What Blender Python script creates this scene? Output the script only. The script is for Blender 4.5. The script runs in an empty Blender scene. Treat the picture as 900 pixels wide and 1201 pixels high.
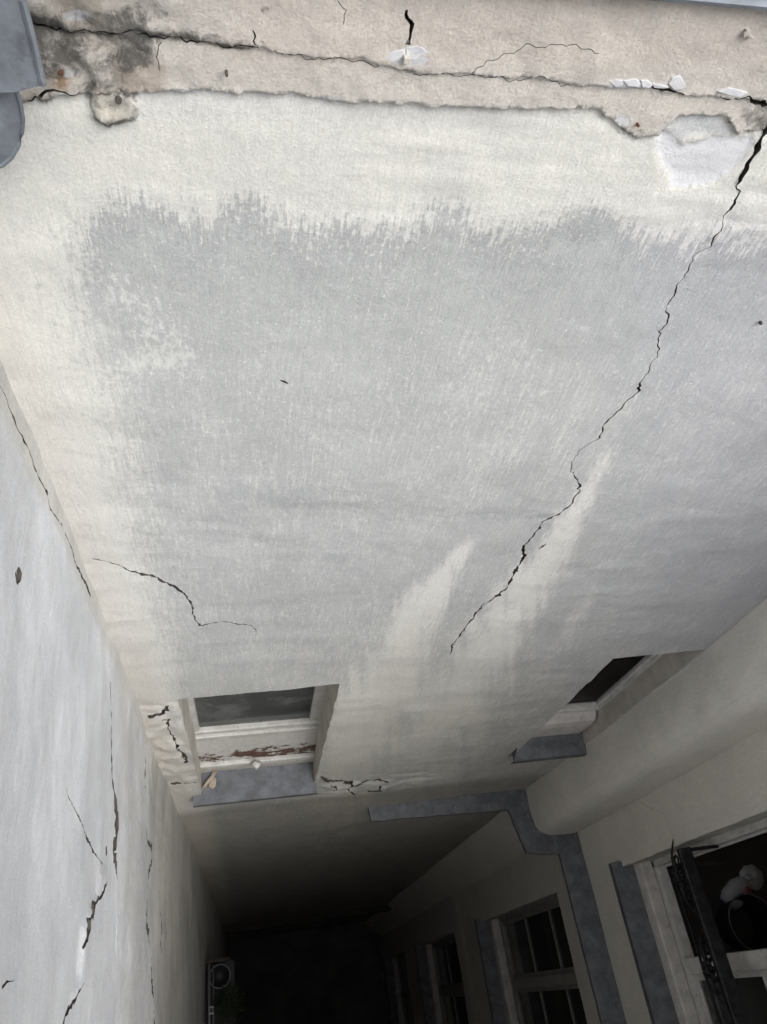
import bpy, math, random
import numpy as np
from mathutils import Matrix, Vector
from mathutils.geometry import delaunay_2d_cdt

random.seed(7)
sc = bpy.context.scene
C = sc.collection
H = 14.5                       # camera height above the courtyard floor; geometry below is written relative to the lens

# ------------------------------------------------------------------ camera, world, sun, exposure
ROT = np.array([[0.98069196, -0.1339462, 0.14248405],      # right
                [-0.03300364, -0.83151077, -0.55452737],   # down
                [0.19275386, 0.53911804, -0.81987663]])    # forward
FPX = 863.77
cam_d = bpy.data.cameras.new('camera')
cam = bpy.data.objects.new('camera', cam_d); C.objects.link(cam)
cam.matrix_world = Matrix.Translation((0, 0, H)) @ Matrix([[ROT[0][i], -ROT[1][i], -ROT[2][i]] for i in range(3)]).to_4x4()
cam_d.sensor_fit = 'VERTICAL'; cam_d.sensor_height = 24.0; cam_d.sensor_width = 18.0
cam_d.lens = 24.0 * FPX / 1201.0
cam_d.clip_start = 0.02; cam_d.clip_end = 3000
sc.camera = cam

SUN_EL, SUN_AZ = math.radians(49), math.radians(136)
w = bpy.data.worlds.new('World'); sc.world = w; w.use_nodes = True
nt = w.node_tree; bg = nt.nodes['Background']
sky = nt.nodes.new('ShaderNodeTexSky'); sky.sky_type = 'NISHITA'; sky.sun_disc = False
sky.sun_elevation = SUN_EL; sky.sun_rotation = SUN_AZ; sky.dust_density = 4.0; sky.air_density = 1.0
hs = nt.nodes.new('ShaderNodeHueSaturation'); hs.inputs['Saturation'].default_value = 0.16
nt.links.new(sky.outputs[0], hs.inputs['Color']); nt.links.new(hs.outputs[0], bg.inputs[0])
bg.inputs[1].default_value = 0.14
sd = bpy.data.lights.new('sun', 'SUN'); sd.energy = 1.6; sd.angle = math.radians(50); sd.color = (1, .975, .94)
sun = bpy.data.objects.new('sun', sd); C.objects.link(sun); sun.location = (0, 0, H + 20)
dirv = Vector((math.sin(SUN_AZ) * math.cos(SUN_EL), math.cos(SUN_AZ) * math.cos(SUN_EL), math.sin(SUN_EL)))
sun.rotation_euler = dirv.to_track_quat('Z', 'Y').to_euler()
sc.view_settings.view_transform = 'Standard'; sc.view_settings.look = 'None'
sc.view_settings.exposure = 0.54; sc.view_settings.gamma = 1
sc.render.engine = 'CYCLES'
sc.cycles.max_bounces = 12; sc.cycles.diffuse_bounces = 9; sc.cycles.glossy_bounces = 3
sc.cycles.transparent_max_bounces = 8; sc.cycles.use_denoising = True; sc.cycles.caustics_reflective = False

# ------------------------------------------------------------------ measuring helpers
def ray(u, v):
    return ROT.T @ np.array([u - 450.0, v - 600.5, FPX])
def on_y(u, v, y=1.0):
    r = ray(u, v); return r * (y / r[1])
def on_x(u, v, x):
    r = ray(u, v); return r * (x / r[0])
def on_z(u, v, z):
    r = ray(u, v); return r * (z / r[2])
def fy(pts, y=1.0): return [(float(p[0]), float(p[2])) for p in (on_y(u, v, y) for u, v in pts)]
def fx(pts, x): return [(float(p[1]), float(p[2])) for p in (on_x(u, v, x) for u, v in pts)]
def to_uv(x, y, z):
    q0 = ROT[0][0]*x + ROT[0][1]*y + ROT[0][2]*z
    q1 = ROT[1][0]*x + ROT[1][1]*y + ROT[1][2]*z
    q2 = ROT[2][0]*x + ROT[2][1]*y + ROT[2][2]*z
    q2 = np.maximum(q2, .05)
    return 450 + FPX*q0/q2, 600.5 + FPX*q1/q2
XL, XR = -0.394, 2.18
BY, BT = -1.7, -2.1            # viewer's side, unseen: wall and flat roof kept low to let light in

def _h(i, j, s):
    n = (i.astype(np.int64)*374761393 + j.astype(np.int64)*668265263 + s*974634777) & 0xffffffff
    n = ((n ^ (n >> 13)) * 1274126177) & 0xffffffff
    return ((n ^ (n >> 16)) & 0xffff) / 65535.0
def vn(x, y, s=0):
    x = np.asarray(x, float); y = np.asarray(y, float)
    i = np.floor(x); j = np.floor(y); fx_ = x-i; fy_ = y-j
    fx_ = fx_*fx_*(3-2*fx_); fy_ = fy_*fy_*(3-2*fy_)
    a = _h(i, j, s); b = _h(i+1, j, s); c = _h(i, j+1, s); d = _h(i+1, j+1, s)
    return (a*(1-fx_)+b*fx_)*(1-fy_) + (c*(1-fx_)+d*fx_)*fy_
def fbm(x, y, s=0, o=4):
    t = 0; a = .5; n = 0
    for k in range(o):
        t = t + a*vn(x*2**k, y*2**k, s+k*17); n += a; a *= .5
    return t/n
def ss(a, b, x):
    t = np.clip((np.asarray(x, float)-a)/(b-a), 0, 1); return t*t*(3-2*t)
def pdist(px, py, line):
    """distance to an open polyline, and which side (+ = below, larger py)"""
    best = np.full(np.shape(px), 1e9)
    for (ax, ay), (bx_, by_) in zip(line[:-1], line[1:]):
        dx, dy = bx_-ax, by_-ay; L = dx*dx+dy*dy+1e-12
        t = np.clip(((px-ax)*dx+(py-ay)*dy)/L, 0, 1)
        best = np.minimum(best, np.hypot(px-ax-t*dx, py-ay-t*dy))
    return best
def inpoly(px, py, poly):
    c = np.zeros(np.shape(px), bool); n = len(poly)
    for i in range(n):
        x0, y0 = poly[i]; x1, y1 = poly[(i+1) % n]
        cond = ((y0 > py) != (y1 > py)) & (px < (x1-x0)*(py-y0)/((y1-y0) or 1e-9)+x0)
        c ^= cond
    return c
def sdpoly(px, py, poly):
    d = pdist(px, py, list(poly)+[poly[0]]); return np.where(inpoly(px, py, poly), d, -d)

# ------------------------------------------------------------------ object helpers
tops = []
def put(name, me, parent=None):
    o = bpy.data.objects.new(name, me); C.objects.link(o)
    if parent: o.parent = parent
    else: tops.append(o)
    return o
def tag(o, label=None, cat=None, group=None, kind=None):
    for k, v in (('label', label), ('category', cat), ('group', group), ('kind', kind)):
        if v: o[k] = v
    return o
def empty(name, loc):
    o = put(name, None); o.location = loc; o.empty_display_size = .1; return o

class MB:
    def __init__(s): s.v = []; s.f = []
    def add(s, vs, fs):
        n = len(s.v); s.v += [tuple(map(float, p)) for p in vs]; s.f += [tuple(i+n for i in f) for f in fs]; return s
    def box(s, x0, x1, y0, y1, z0, z1):
        return s.hexa([(x0,y0,z0),(x1,y0,z0),(x1,y1,z0),(x0,y1,z0),(x0,y0,z1),(x1,y0,z1),(x1,y1,z1),(x0,y1,z1)])
    def hexa(s, p):
        return s.add(p, [(0,3,2,1),(4,5,6,7),(0,1,5,4),(1,2,6,5),(2,3,7,6),(3,0,4,7)])
    def prism(s, poly, d):
        """closed polygon (3-D points) thickened by vector d"""
        n = len(poly); q = [tuple(np.array(p)+np.array(d)) for p in poly]
        return s.add(list(poly)+q, [tuple(range(n))[::-1], tuple(range(n, 2*n))] + [(i, (i+1) % n, n+(i+1) % n, n+i) for i in range(n)])
    def tube(s, pts, r, n=8, closed=False):
        pts = [np.array(p, float) for p in pts]; m = len(pts); vs = []; rr = r if hasattr(r, '__len__') else [r]*m
        for i, p in enumerate(pts):
            a = pts[(i-1) % m] if (closed or i) else p; b = pts[(i+1) % m] if (closed or i < m-1) else p
            t = b-a; t = t/(np.linalg.norm(t)+1e-9)
            up = np.array([0, 0, 1.]) if abs(t[2]) < .9 else np.array([1., 0, 0])
            x = np.cross(t, up); x /= np.linalg.norm(x); y = np.cross(x, t)
            for k in range(n):
                an = 2*math.pi*k/n; vs.append(p+rr[i]*(x*math.cos(an)+y*math.sin(an)))
        fs = []
        for i in range(m if closed else m-1):
            j = (i+1) % m
            for k in range(n):
                fs.append((i*n+k, i*n+(k+1) % n, j*n+(k+1) % n, j*n+k))
        if not closed: fs += [tuple(range(n))[::-1], tuple(range((m-1)*n, m*n))]
        return s.add(vs, fs)
    def lathe(s, prof, c, n=28):
        vs = []; 
        for r, z in prof:
            for k in range(n):
                a = 2*math.pi*k/n; vs.append((c[0]+r*math.cos(a), c[1]+r*math.sin(a), c[2]+z))
        m = len(prof)
        fs = [(i*n+k, i*n+(k+1) % n, (i+1)*n+(k+1) % n, (i+1)*n+k) for i in range(m-1) for k in range(n)]
        return s.add(vs, fs)
    def build(s, name, mat, parent=None, bevel=0, smooth=False, origin=None):
        v = s.v
        if origin is not None: v = [(a-origin[0], b-origin[1], c-origin[2]) for a, b, c in v]
        me = bpy.data.meshes.new(name); me.from_pydata(v, [], s.f); me.materials.append(mat); me.update()
        if smooth: me.shade_smooth()
        o = put(name, me, parent)
        if origin is not None: o.location = origin
        if bevel:
            b = o.modifiers.new('bevel', 'BEVEL'); b.width = bevel; b.segments = 2; b.limit_method = 'ANGLE'
        return o

# ------------------------------------------------------------------ materials
def newmat(name):
    m = bpy.data.materials.new(name); m.use_nodes = True
    n = m.node_tree; return m, n, n.nodes['Principled BSDF']
def N(nt, t, **kw):
    n = nt.nodes.new(t)
    for k, v in kw.items():
        if k in n.inputs: n.inputs[k].default_value = v
        else: setattr(n, k, v)
    return n
def math_(nt, op, a, b=None, c=None, clamp=False):
    n = nt.nodes.new('ShaderNodeMath'); n.operation = op; n.use_clamp = clamp
    for i, x in enumerate((a, b, c)):
        if x is None: continue
        if isinstance(x, (int, float)): n.inputs[i].default_value = x
        else: nt.links.new(x, n.inputs[i])
    return n.outputs[0]
def mix(nt, f, a, b, mode='MIX'):
    n = nt.nodes.new('ShaderNodeMix'); n.data_type = 'RGBA'; n.blend_type = mode
    for i, x in ((0, f), (6, a), (7, b)):
        if isinstance(x, (int, float)): n.inputs[i].default_value = x
        elif isinstance(x, tuple): n.inputs[i].default_value = (*x, 1) if len(x) == 3 else x
        else: nt.links.new(x, n.inputs[i])
    return n.outputs[2]
def noise(nt, scale, detail=6, rough=.6, sc3=(1, 1, 1), rot=(0, 0, 0), dist=0):
    tc = nt.nodes.new('ShaderNodeTexCoord'); mp = nt.nodes.new('ShaderNodeMapping')
    mp.inputs['Scale'].default_value = sc3; mp.inputs['Rotation'].default_value = rot
    nt.links.new(tc.outputs['Object'], mp.inputs[0])
    n = nt.nodes.new('ShaderNodeTexNoise'); n.inputs['Scale'].default_value = scale; n.inputs['Detail'].default_value = detail
    n.inputs['Roughness'].default_value = rough; n.inputs['Distortion'].default_value = dist
    nt.links.new(mp.outputs[0], n.inputs['Vector']); return n.outputs['Fac']
def ramp(nt, f, a, b, lo=0., hi=1.):
    n = nt.nodes.new('ShaderNodeMapRange'); n.interpolation_type = 'SMOOTHSTEP'
    nt.links.new(f, n.inputs[0]); n.inputs[1].default_value = a; n.inputs[2].default_value = b
    n.inputs[3].default_value = lo; n.inputs[4].default_value = hi; return n.outputs[0]
def attr(nt, name):
    n = nt.nodes.new('ShaderNodeAttribute'); n.attribute_name = name; return n
def bump(nt, h, strength, dist, prev=None):
    n = nt.nodes.new('ShaderNodeBump'); n.inputs['Strength'].default_value = strength; n.inputs['Distance'].default_value = dist
    nt.links.new(h, n.inputs['Height'])
    if prev: nt.links.new(prev, n.inputs['Normal'])
    return n.outputs[0]

def plaster(name, cream, veilc, streak=(170, 60, 16), brush=(60, 60, 9), fine=1.0):
    """limewashed plaster: 'veil' = worn grey coat with a bristly edge, 'dirt' = black mould, 'bare' = raw white plaster, 'tint' = slow shifts of hue"""
    m, t, p = newmat(name)
    def c0(n, k): return math_(t, 'MULTIPLY', math_(t, 'SUBTRACT', n, .5), k)
    st = noise(t, 1, 5, .7, streak, (0, math.radians(4), 0)); st2 = noise(t, 20, 7, .75)
    bl = noise(t, 85, 5, .8); lg = noise(t, 1, 6, .7, (9, 9, 2.4))
    f = math_(t, 'ADD', attr(t, 'veil').outputs['Fac'], c0(st, 1.7))
    for n_, k_ in ((bl, 1.5), (st2, .9), (lg, .7)): f = math_(t, 'ADD', f, c0(n_, k_))
    veil = ramp(t, f, .05, 1.0)
    col = mix(t, veil, cream, veilc)
    # the thick of the grey coat gathers dark along its bristly border
    edge = math_(t, 'MULTIPLY', ramp(t, f, .5, .7), ramp(t, f, 1.05, .75))
    col = mix(t, math_(t, 'MULTIPLY', edge, math_(t, 'MULTIPLY', attr(t, 'edge').outputs['Fac'], .42)), col, (.27, .28, .30))
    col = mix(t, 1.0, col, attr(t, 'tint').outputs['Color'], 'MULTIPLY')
    # brush grain, mottling, specks
    g1 = noise(t, 1, 4, .75, (streak[0]*1.6, streak[1]*1.6, streak[2]*1.3), (0, math.radians(3), 0))
    col = mix(t, 1.0, col, mix(t, ramp(t, g1, .3, .7), (.94, .94, .943), (1.045, 1.045, 1.04)), 'MULTIPLY')
    mo = noise(t, 5, 9, .72); col = mix(t, 1.0, col, mix(t, ramp(t, mo, .3, .7), (.93, .93, .935), (1.05, 1.05, 1.04)), 'MULTIPLY')
    gr = attr(t, 'grit').outputs['Fac']
    sp = noise(t, 240, 4, .75); col = mix(t, 1.0, col, mix(t, ramp(t, sp, .32, .68), (.91, .91, .91), (1.07, 1.07, 1.07)), 'MULTIPLY')
    sp = noise(t, 150, 3, .6); col = mix(t, math_(t, 'MULTIPLY', ramp(t, sp, .62, .70), .55), col, (.78, .78, .75))
    sp2 = noise(t, 110, 5, .75); col = mix(t, math_(t, 'MULTIPLY', ramp(t, sp2, .64, .74), math_(t, 'MULTIPLY_ADD', gr, .5, .2)), col, (.28, .28, .28))
    fk = ramp(t, math_(t, 'ADD', attr(t, 'fleck').outputs['Fac'], c0(noise(t, 80, 6, .8, (1.2, 1, .7)), 2.6)), .42, .8)
    col = mix(t, math_(t, 'MULTIPLY', fk, .7), col, (.70, .70, .67))
    bare = ramp(t, math_(t, 'ADD', attr(t, 'bare').outputs['Fac'], c0(st2, 1.1)), .47, .53)
    col = mix(t, math_(t, 'MULTIPLY', bare, .85), col, (.70, .71, .74))
    d2 = noise(t, 48, 9, .82, dist=.5)
    dirt = ramp(t, math_(t, 'ADD', attr(t, 'dirt').outputs['Fac'], c0(d2, 2.6)), .35, .95)
    col = mix(t, math_(t, 'MULTIPLY', dirt, .85), col, (.11, .106, .10))
    t.links.new(col, p.inputs['Base Color'])
    p.inputs['Roughness'].default_value = .8; p.inputs['Specular IOR Level'].default_value = .25
    b = bump(t, noise(t, 1, 5, .65, brush, (0, math.radians(3), 0)), .35*fine, .004)
    b = bump(t, noise(t, 300, 5, .8), .8*fine, .0022, b)
    b = bump(t, noise(t, 26, 8, .75), .55*fine, .006, b)
    b = bump(t, math_(t, 'MULTIPLY', noise(t, 100, 7, .8), gr), 1.0, .006, b)
    b = bump(t, math_(t, 'MULTIPLY', bare, -1), .6, .003, b)
    b = bump(t, math_(t, 'MULTIPLY', math_(t, 'MULTIPLY', dirt, d2), -1), .8, .005, b)
    t.links.new(b, p.inputs['Normal'])
    return m
M_main = plaster('cream_and_grey_limewash', (.70, .692, .655), (.470, .484, .482))
M_left = plaster('white_limewash', (.68, .672, .65), (.73, .75, .785), streak=(60, 9, 60), brush=(60, 12, 60), fine=1.7)
M_right = plaster('cream_wash', (.72, .70, .655), (.69, .675, .65), fine=.8)

def simple(name, base, rough=.6, metal=0, var=.12, nscale=14, bmp=.25, bscale=60, spec=.4, dark=None, dth=(.55, .75), aniso=(1, 1, 1)):
    m, t, p = newmat(name)
    n = noise(t, nscale, 8, .65, aniso)
    lo = tuple(c*(1-var) for c in base); hi = tuple(min(1, c*(1+var)) for c in base)
    col = mix(t, ramp(t, n, .3, .7), lo, hi)
    if dark: col = mix(t, ramp(t, noise(t, nscale*2.3, 8, .75, aniso), *dth), col, dark)
    t.links.new(col, p.inputs['Base Color'])
    p.inputs['Roughness'].default_value = rough; p.inputs['Metallic'].default_value = metal
    p.inputs['Specular IOR Level'].default_value = spec
    if bmp: t.links.new(bump(t, noise(t, bscale, 6, .7, aniso), bmp, .003), p.inputs['Normal'])
    return m
M_zinc = simple('weathered_zinc', (.20, .22, .25), .6, .35, .25, 11, .35, 40, dark=(.12, .13, .145), dth=(.5, .7))
M_zincd = simple('painted_zinc', (.12, .126, .14), .55, .25, .28, 13, .35, 45, dark=(.07, .075, .085), dth=(.56, .7))
M_void = simple('raw_masonry', (.075, .066, .058), .95, 0, .35, 30, .6, 90)
M_chip = simple('broken_plaster', (.56, .56, .58), .9, 0, .12, 40, .7, 90, dark=(.42, .41, .42), dth=(.58, .7))
M_lump = simple('grey_mortar', (.46, .435, .40), .9, 0, .22, 30, .8, 70, dark=(.12, .115, .11), dth=(.55, .68))
M_white = simple('old_white_paint', (.60, .59, .56), .5, 0, .14, 16, .4, 60, dark=(.30, .27, .24), dth=(.56, .70))
def flaking():
    m, t, p = newmat('flaking_white_paint')
    tc = N(t, 'ShaderNodeTexCoord'); sx = N(t, 'ShaderNodeSeparateXYZ'); t.links.new(tc.outputs['Object'], sx.inputs[0])
    band = math_(t, 'SUBTRACT', 1, math_(t, 'ABSOLUTE', math_(t, 'DIVIDE', math_(t, 'ADD', sx.outputs[2], 4.01), .10)))
    n = noise(t, 17, 9, .72, (1, 1, 1.5)); n2 = noise(t, 3.2, 3, .5)
    f = math_(t, 'ADD', math_(t, 'MULTIPLY', math_(t, 'MAXIMUM', band, -.6), .17), math_(t, 'ADD', n, math_(t, 'MULTIPLY', n2, .45)))
    k = ramp(t, f, .83, .845)
    col = mix(t, ramp(t, noise(t, 40, 6, .7), .3, .7), (.54, .53, .50), (.66, .65, .62))
    col = mix(t, k, col, mix(t, ramp(t, noise(t, 90, 4, .7), .3, .7), (.075, .042, .03), (.17, .10, .07)))
    t.links.new(col, p.inputs['Base Color']); p.inputs['Roughness'].default_value = .6
    t.links.new(bump(t, math_(t, 'MULTIPLY', k, -1), .7, .003, bump(t, noise(t, 60, 5, .7), .3, .003)), p.inputs['Normal'])
    return m
M_flake = flaking()
M_stone = simple('painted_stone_sill', (.62, .59, .56), .7, 0, .15, 12, .6, 45, dark=(.30, .25, .22), dth=(.55, .72))
M_iron = simple('black_wrought_iron', (.028, .029, .031), .42, .6, .5, 25, .7, 70, dark=(.10, .10, .10), dth=(.66, .74))
M_wood = simple('brown_floorboards', (.42, .235, .15), .5, 0, .35, 6, .2, 30, aniso=(9, 1, 9))
M_dark = simple('unlit_room_paint', (.07, .065, .06), .9, 0, .1, 4, 0)  # near-black lining stands in for room darkness behind the panes
M_room = simple('pale_room_paint', (.72, .66, .58), .9, 0, .1, 4, 0)  # lining kept pale to bounce more light onto the floor
M_ground = simple('courtyard_concrete', (.12, .115, .11), .9, 0, .3, 2, .4, 20)
M_roof = simple('roof_sheet', (.22, .23, .24), .5, .4, .15, 3, .1, 10)
M_rust = simple('rusted_iron', (.11, .05, .025), .85, 0, .4, 120, .5, 200)
M_dimframe = simple('dimmed_frame_paint', (.27, .26, .245), .5, 0, .12, 20, .2, 60, dark=(.18, .17, .16), dth=(.66, .75))  # frame paint darkened to carry the shade of the lower shaft
M_wooden = simple('dry_twig', (.42, .36, .29), .8, 0, .2, 80, .4, 120)
M_bucket = simple('dark_plastic', (.018, .02, .024), .5, 0, .2, 8, 0)
M_pwhite = simple('white_plastic', (.62, .63, .66), .35, 0, .05, 8, 0)
M_rivet = simple('solder_spot', (.22, .23, .25), .5, .3, .1, 50, 0)
M_pink = simple('pink_plastic', (.52, .12, .20), .4, 0, .05, 8, 0)
M_leaf = simple('green_leaf', (.028, .045, .018), .55, 0, .35, 20, .1, 40)
M_wire = simple('pale_wire', (.22, .225, .235), .4, .3, .05, 8, 0)
def glass(name, tint, dirt, refl=1.):
    m, t, p = newmat(name)
    t.nodes.remove(p); out = t.nodes['Material Output']
    tr = N(t, 'ShaderNodeBsdfTransparent'); tr.inputs[0].default_value = (*tint, 1)
    gl = N(t, 'ShaderNodeBsdfGlossy'); gl.inputs['Roughness'].default_value = .04; gl.inputs['Color'].default_value = (refl, refl, refl, 1)
    fr = N(t, 'ShaderNodeFresnel'); fr.inputs[0].default_value = 1.5
    m1 = N(t, 'ShaderNodeMixShader'); t.links.new(fr.outputs[0], m1.inputs[0]); t.links.new(tr.outputs[0], m1.inputs[1]); t.links.new(gl.outputs[0], m1.inputs[2])
    df = N(t, 'ShaderNodeBsdfDiffuse'); df.inputs[0].default_value = (.30, .31, .30, 1)
    m2 = N(t, 'ShaderNodeMixShader')
    f = ramp(t, noise(t, 7, 6, .6, (1, 1, 1)), .35, .8, dirt*.6, min(1, dirt*1.5))
    t.links.new(f, m2.inputs[0]); t.links.new(m1.outputs[0], m2.inputs[1]); t.links.new(df.outputs[0], m2.inputs[2])
    t.links.new(m2.outputs[0], out.inputs[0]); return m
M_glass = glass('dusty_window_glass', (.75, .8, .78), .10)
M_gclean = glass('clean_window_glass', (.6, .62, .62), .0, .35)
M_gdirty = glass('grimy_window_glass', (.42, .46, .44), .36, .7)

# ------------------------------------------------------------------ walls with real crack slots
def crack_path(pts, wid, seed, amp=.0035, step=.004, minw=.0005):
    """jagged centre line + half widths.  pts in wall coordinates, wid = full widths (m) at the points"""
    P = [np.array(p, float) for p in pts]; out = []; ws = []
    for i in range(len(P)-1):
        L = np.linalg.norm(P[i+1]-P[i]); n = max(1, int(L/step))
        for k in range(n):
            out.append(P[i]+(P[i+1]-P[i])*k/n); ws.append(wid[i]+(wid[i+1]-wid[i])*k/n)
    out.append(P[-1]); ws.append(wid[-1])
    out = np.array(out); ws = np.array(ws); n = len(out)
    t = np.arange(n)*1.0
    tan = np.gradient(out, axis=0); tan /= (np.linalg.norm(tan, axis=1)[:, None]+1e-12)
    nor = np.stack([-tan[:, 1], tan[:, 0]], 1)
    j = (vn(t*.22, t*0+seed, 3)-.5)*2.2*amp + (vn(t*.55, t*0+seed, 9)-.5)*1.5*amp + (vn(t*1.3, t*0+seed, 13)-.5)*.7*amp
    j[0] = j[-1] = 0
    out = out+nor*j[:, None]
    hw = ws*.5*(.3+1.15*vn(t*.3, t*0+seed, 5)**1.5)
    hw = np.maximum(hw, minw)
    return out, nor, hw

def wall(name, mat, rect, regions, holes, cracks, P, disp, attrs, parent=None, steps=(), reveal=.12, crack_depth=.022, jit=.0035):
    a0, a1, b0, b1 = rect
    pts = []
    rng = np.random.default_rng(5)
    for (ra0, ra1, rb0, rb1, s) in regions:
        na = max(2, int((ra1-ra0)/s)); nb = max(2, int((rb1-rb0)/s))
        A, B = np.meshgrid(ra0+(np.arange(na)+.5)*(ra1-ra0)/na, rb0+(np.arange(nb)+.5)*(rb1-rb0)/nb)
        A = A+rng.uniform(-.25, .25, A.shape)*s; B = B+rng.uniform(-.25, .25, B.shape)*s
        pts.append(np.stack([A.ravel(), B.ravel()], 1))
    for (e0, e1) in (((a0, b0), (a1, b0)), ((a1, b0), (a1, b1)), ((a1, b1), (a0, b1)), ((a0, b1), (a0, b0))):
        n = int(max(abs(e1[0]-e0[0]), abs(e1[1]-e0[1]))/.03)+1
        pts.append(np.array([[e0[0]+(e1[0]-e0[0])*k/n, e0[1]+(e1[1]-e0[1])*k/n] for k in range(n)]))
    pts = np.concatenate(pts)
    V = [tuple(p) for p in pts]; E = []; F = []
    for ln in steps:
        for off in (-.0009, .0009):
            k0 = len(V); V += [(p[0], p[1]+off) for p in ln]; E += [(k0+i, k0+i+1) for i in range(len(ln)-1)]
    for hpoly in holes:
        k0 = len(V); m_ = len(hpoly); V += [tuple(p) for p in hpoly]; E += [(k0+i, k0+(i+1) % m_) for i in range(m_)]
    paths = []
    for ci, (cp, cw) in enumerate(cracks):
        out, nor, hw = crack_path(cp, cw, ci*3+1, jit)
        l = out+nor*hw[:, None]; r = out-nor*hw[:, None]
        k0 = len(V); n = len(out)
        V += [tuple(p) for p in l]+[tuple(p) for p in r]
        E += [(k0+i, k0+i+1) for i in range(n-1)]+[(k0+n+i, k0+n+i+1) for i in range(n-1)]+[(k0, k0+n), (k0+n-1, k0+2*n-1)]
        paths.append((l, r))
    r_ = delaunay_2d_cdt([Vector(v) for v in V], E, F, 0, 1e-6)
    co = np.array([tuple(v) for v in r_[0]]); tri = np.array(r_[2])
    cen = co[tri].mean(1); dead = np.zeros(len(tri), bool)
    for hpoly in holes: dead |= inpoly(cen[:, 0], cen[:, 1], hpoly)
    for l, r in paths:
        al = np.concatenate([l, r]); lo_, hi_ = al.min(0)-.01, al.max(0)+.01
        idx = np.nonzero(((cen > lo_) & (cen < hi_)).all(1))[0]
        c = cen[idx]
        for i in range(len(l)-1):
            q = np.array([l[i], l[i+1], r[i+1], r[i]]); ql, qh = q.min(0), q.max(0)
            near = np.nonzero((c[:, 0] >= ql[0]) & (c[:, 0] <= qh[0]) & (c[:, 1] >= ql[1]) & (c[:, 1] <= qh[1]))[0]
            if len(near): dead[idx[near]] |= inpoly(c[near, 0], c[near, 1], q)
    tri = tri[~dead]
    a, b = co[:, 0], co[:, 1]
    # orientation: faces look to -d
    me = bpy.data.meshes.new(name)
    xyz = P(a, b, disp(a, b))
    me.vertices.add(len(co)); me.vertices.foreach_set('co', np.ascontiguousarray(np.stack(xyz, 1).astype(np.float32)).ravel())
    me.loops.add(tri.size); me.loops.foreach_set('vertex_index', tri.ravel().astype(np.int32))
    me.polygons.add(len(tri)); me.polygons.foreach_set('loop_start', (np.arange(len(tri))*3).astype(np.int32))
    me.update(calc_edges=True); me.validate()
    me.shade_smooth()
    at = attrs(a, b)
    for k, val in at.items():
        if k == 'tint':
            A_ = me.attributes.new(k, 'FLOAT_COLOR', 'POINT'); A_.data.foreach_set('color', np.concatenate([val, np.ones((len(a), 1))], 1).astype(np.float32).ravel())
        else:
            A_ = me.attributes.new(k, 'FLOAT', 'POINT'); A_.data.foreach_set('value', np.asarray(val, np.float32))
    me.materials.append(mat)
    o = put(name, me, parent)
    # slot sides and floors
    mb = MB()
    for l, r in paths:
        n = len(l)
        for side, g in ((l, 1), (r, -1)):
            d0 = disp(side[:, 0], side[:, 1])
            top = np.stack(P(side[:, 0], side[:, 1], d0), 1); bot = np.stack(P(side[:, 0], side[:, 1], d0+crack_depth), 1)
            mb.add(list(top)+list(bot), [(i, i+1, n+i+1, n+i) for i in range(n-1)])
        dl = disp(l[:, 0], l[:, 1])+crack_depth*.98
        A = np.stack(P(l[:, 0], l[:, 1], dl), 1); B = np.stack(P(r[:, 0], r[:, 1], dl), 1)
        mb.add(list(A)+list(B), [(i, i+1, n+i+1, n+i) for i in range(n-1)])
    if paths: mb.build('crack_lining', M_void, o)
    # reveals of the window holes
    for hpoly in holes:
        hp = np.array(hpoly); n = len(hp); d0 = disp(hp[:, 0], hp[:, 1])
        m2 = MB(); top = np.stack(P(hp[:, 0], hp[:, 1], d0), 1); bot = np.stack(P(hp[:, 0], hp[:, 1], d0*0+reveal), 1)
        m2.add(list(top)+list(bot), [(i, (i+1) % n, n+(i+1) % n, n+i) for i in range(n)])
        rv = m2.build('window_reveal', M_reveal, o)
    return o
M_reveal = simple('reveal_plaster', (.52, .49, .44), .85, 0, .16, 9, .5, 40, dark=(.33, .30, .27), dth=(.58, .8))

def rough_rect(a0, a1, b0, b1, amp=.004, step=.02, seed=1, tilt=0.):
    pts = []
    for (p, q) in (((a0, b0), (a1, b0)), ((a1, b0), (a1, b1)), ((a1, b1), (a0, b1)), ((a0, b1), (a0, b0))):
        n = max(2, int(math.hypot(q[0]-p[0], q[1]-p[1])/step))
        for k in range(n):
            x = p[0]+(q[0]-p[0])*k/n; y = p[1]+(q[1]-p[1])*k/n
            pts.append((x+float((vn(x*18+y*21, seed, 1)-.5)*2*amp), y+tilt*(x-a0)+float((vn(x*15-y*19, seed+5, 2)-.5)*2*amp)))
    return pts

# ================================================================== front wall
L1 = [(-60,116),(0,114),(30,117),(60,110),(100,107),(150,106),(190,105),(260,105),(310,106),(350,108),(390,117),(450,119),(525,122),(600,127),(650,125),(700,127),(716,139),(730,152),(750,162),(775,155),(795,132),(850,135),(865,155),(885,152),(900,150),(960,150)]
L2 = [(-60,16),(25,22),(75,30),(130,37),(155,29),(185,37),(240,45),(275,51),(305,52),(325,58),(380,63),(425,65),(445,72),(480,80),(515,82),(550,82),(590,89),(630,87),(670,97),(715,99),(760,102),(810,109),(840,110),(885,115),(900,118),(960,118)]
def wav(line, seed, amp):
    out = []
    for (p, q) in zip(line[:-1], line[1:]):
        n = max(1, int(math.hypot(q[0]-p[0], q[1]-p[1])/2.5))
        for k in range(n):
            u = p[0]+(q[0]-p[0])*k/n; v = p[1]+(q[1]-p[1])*k/n
            out.append((u, v+float((fbm(u*.09, seed, 4, 3)-.5)*2*amp+(vn(u*.5, seed, 6)-.5)*amp*.8)))
    return out
L1w = fy(wav(L1, 1, 3.5)); L2w = fy(wav(L2, 2, 2.5))
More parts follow.
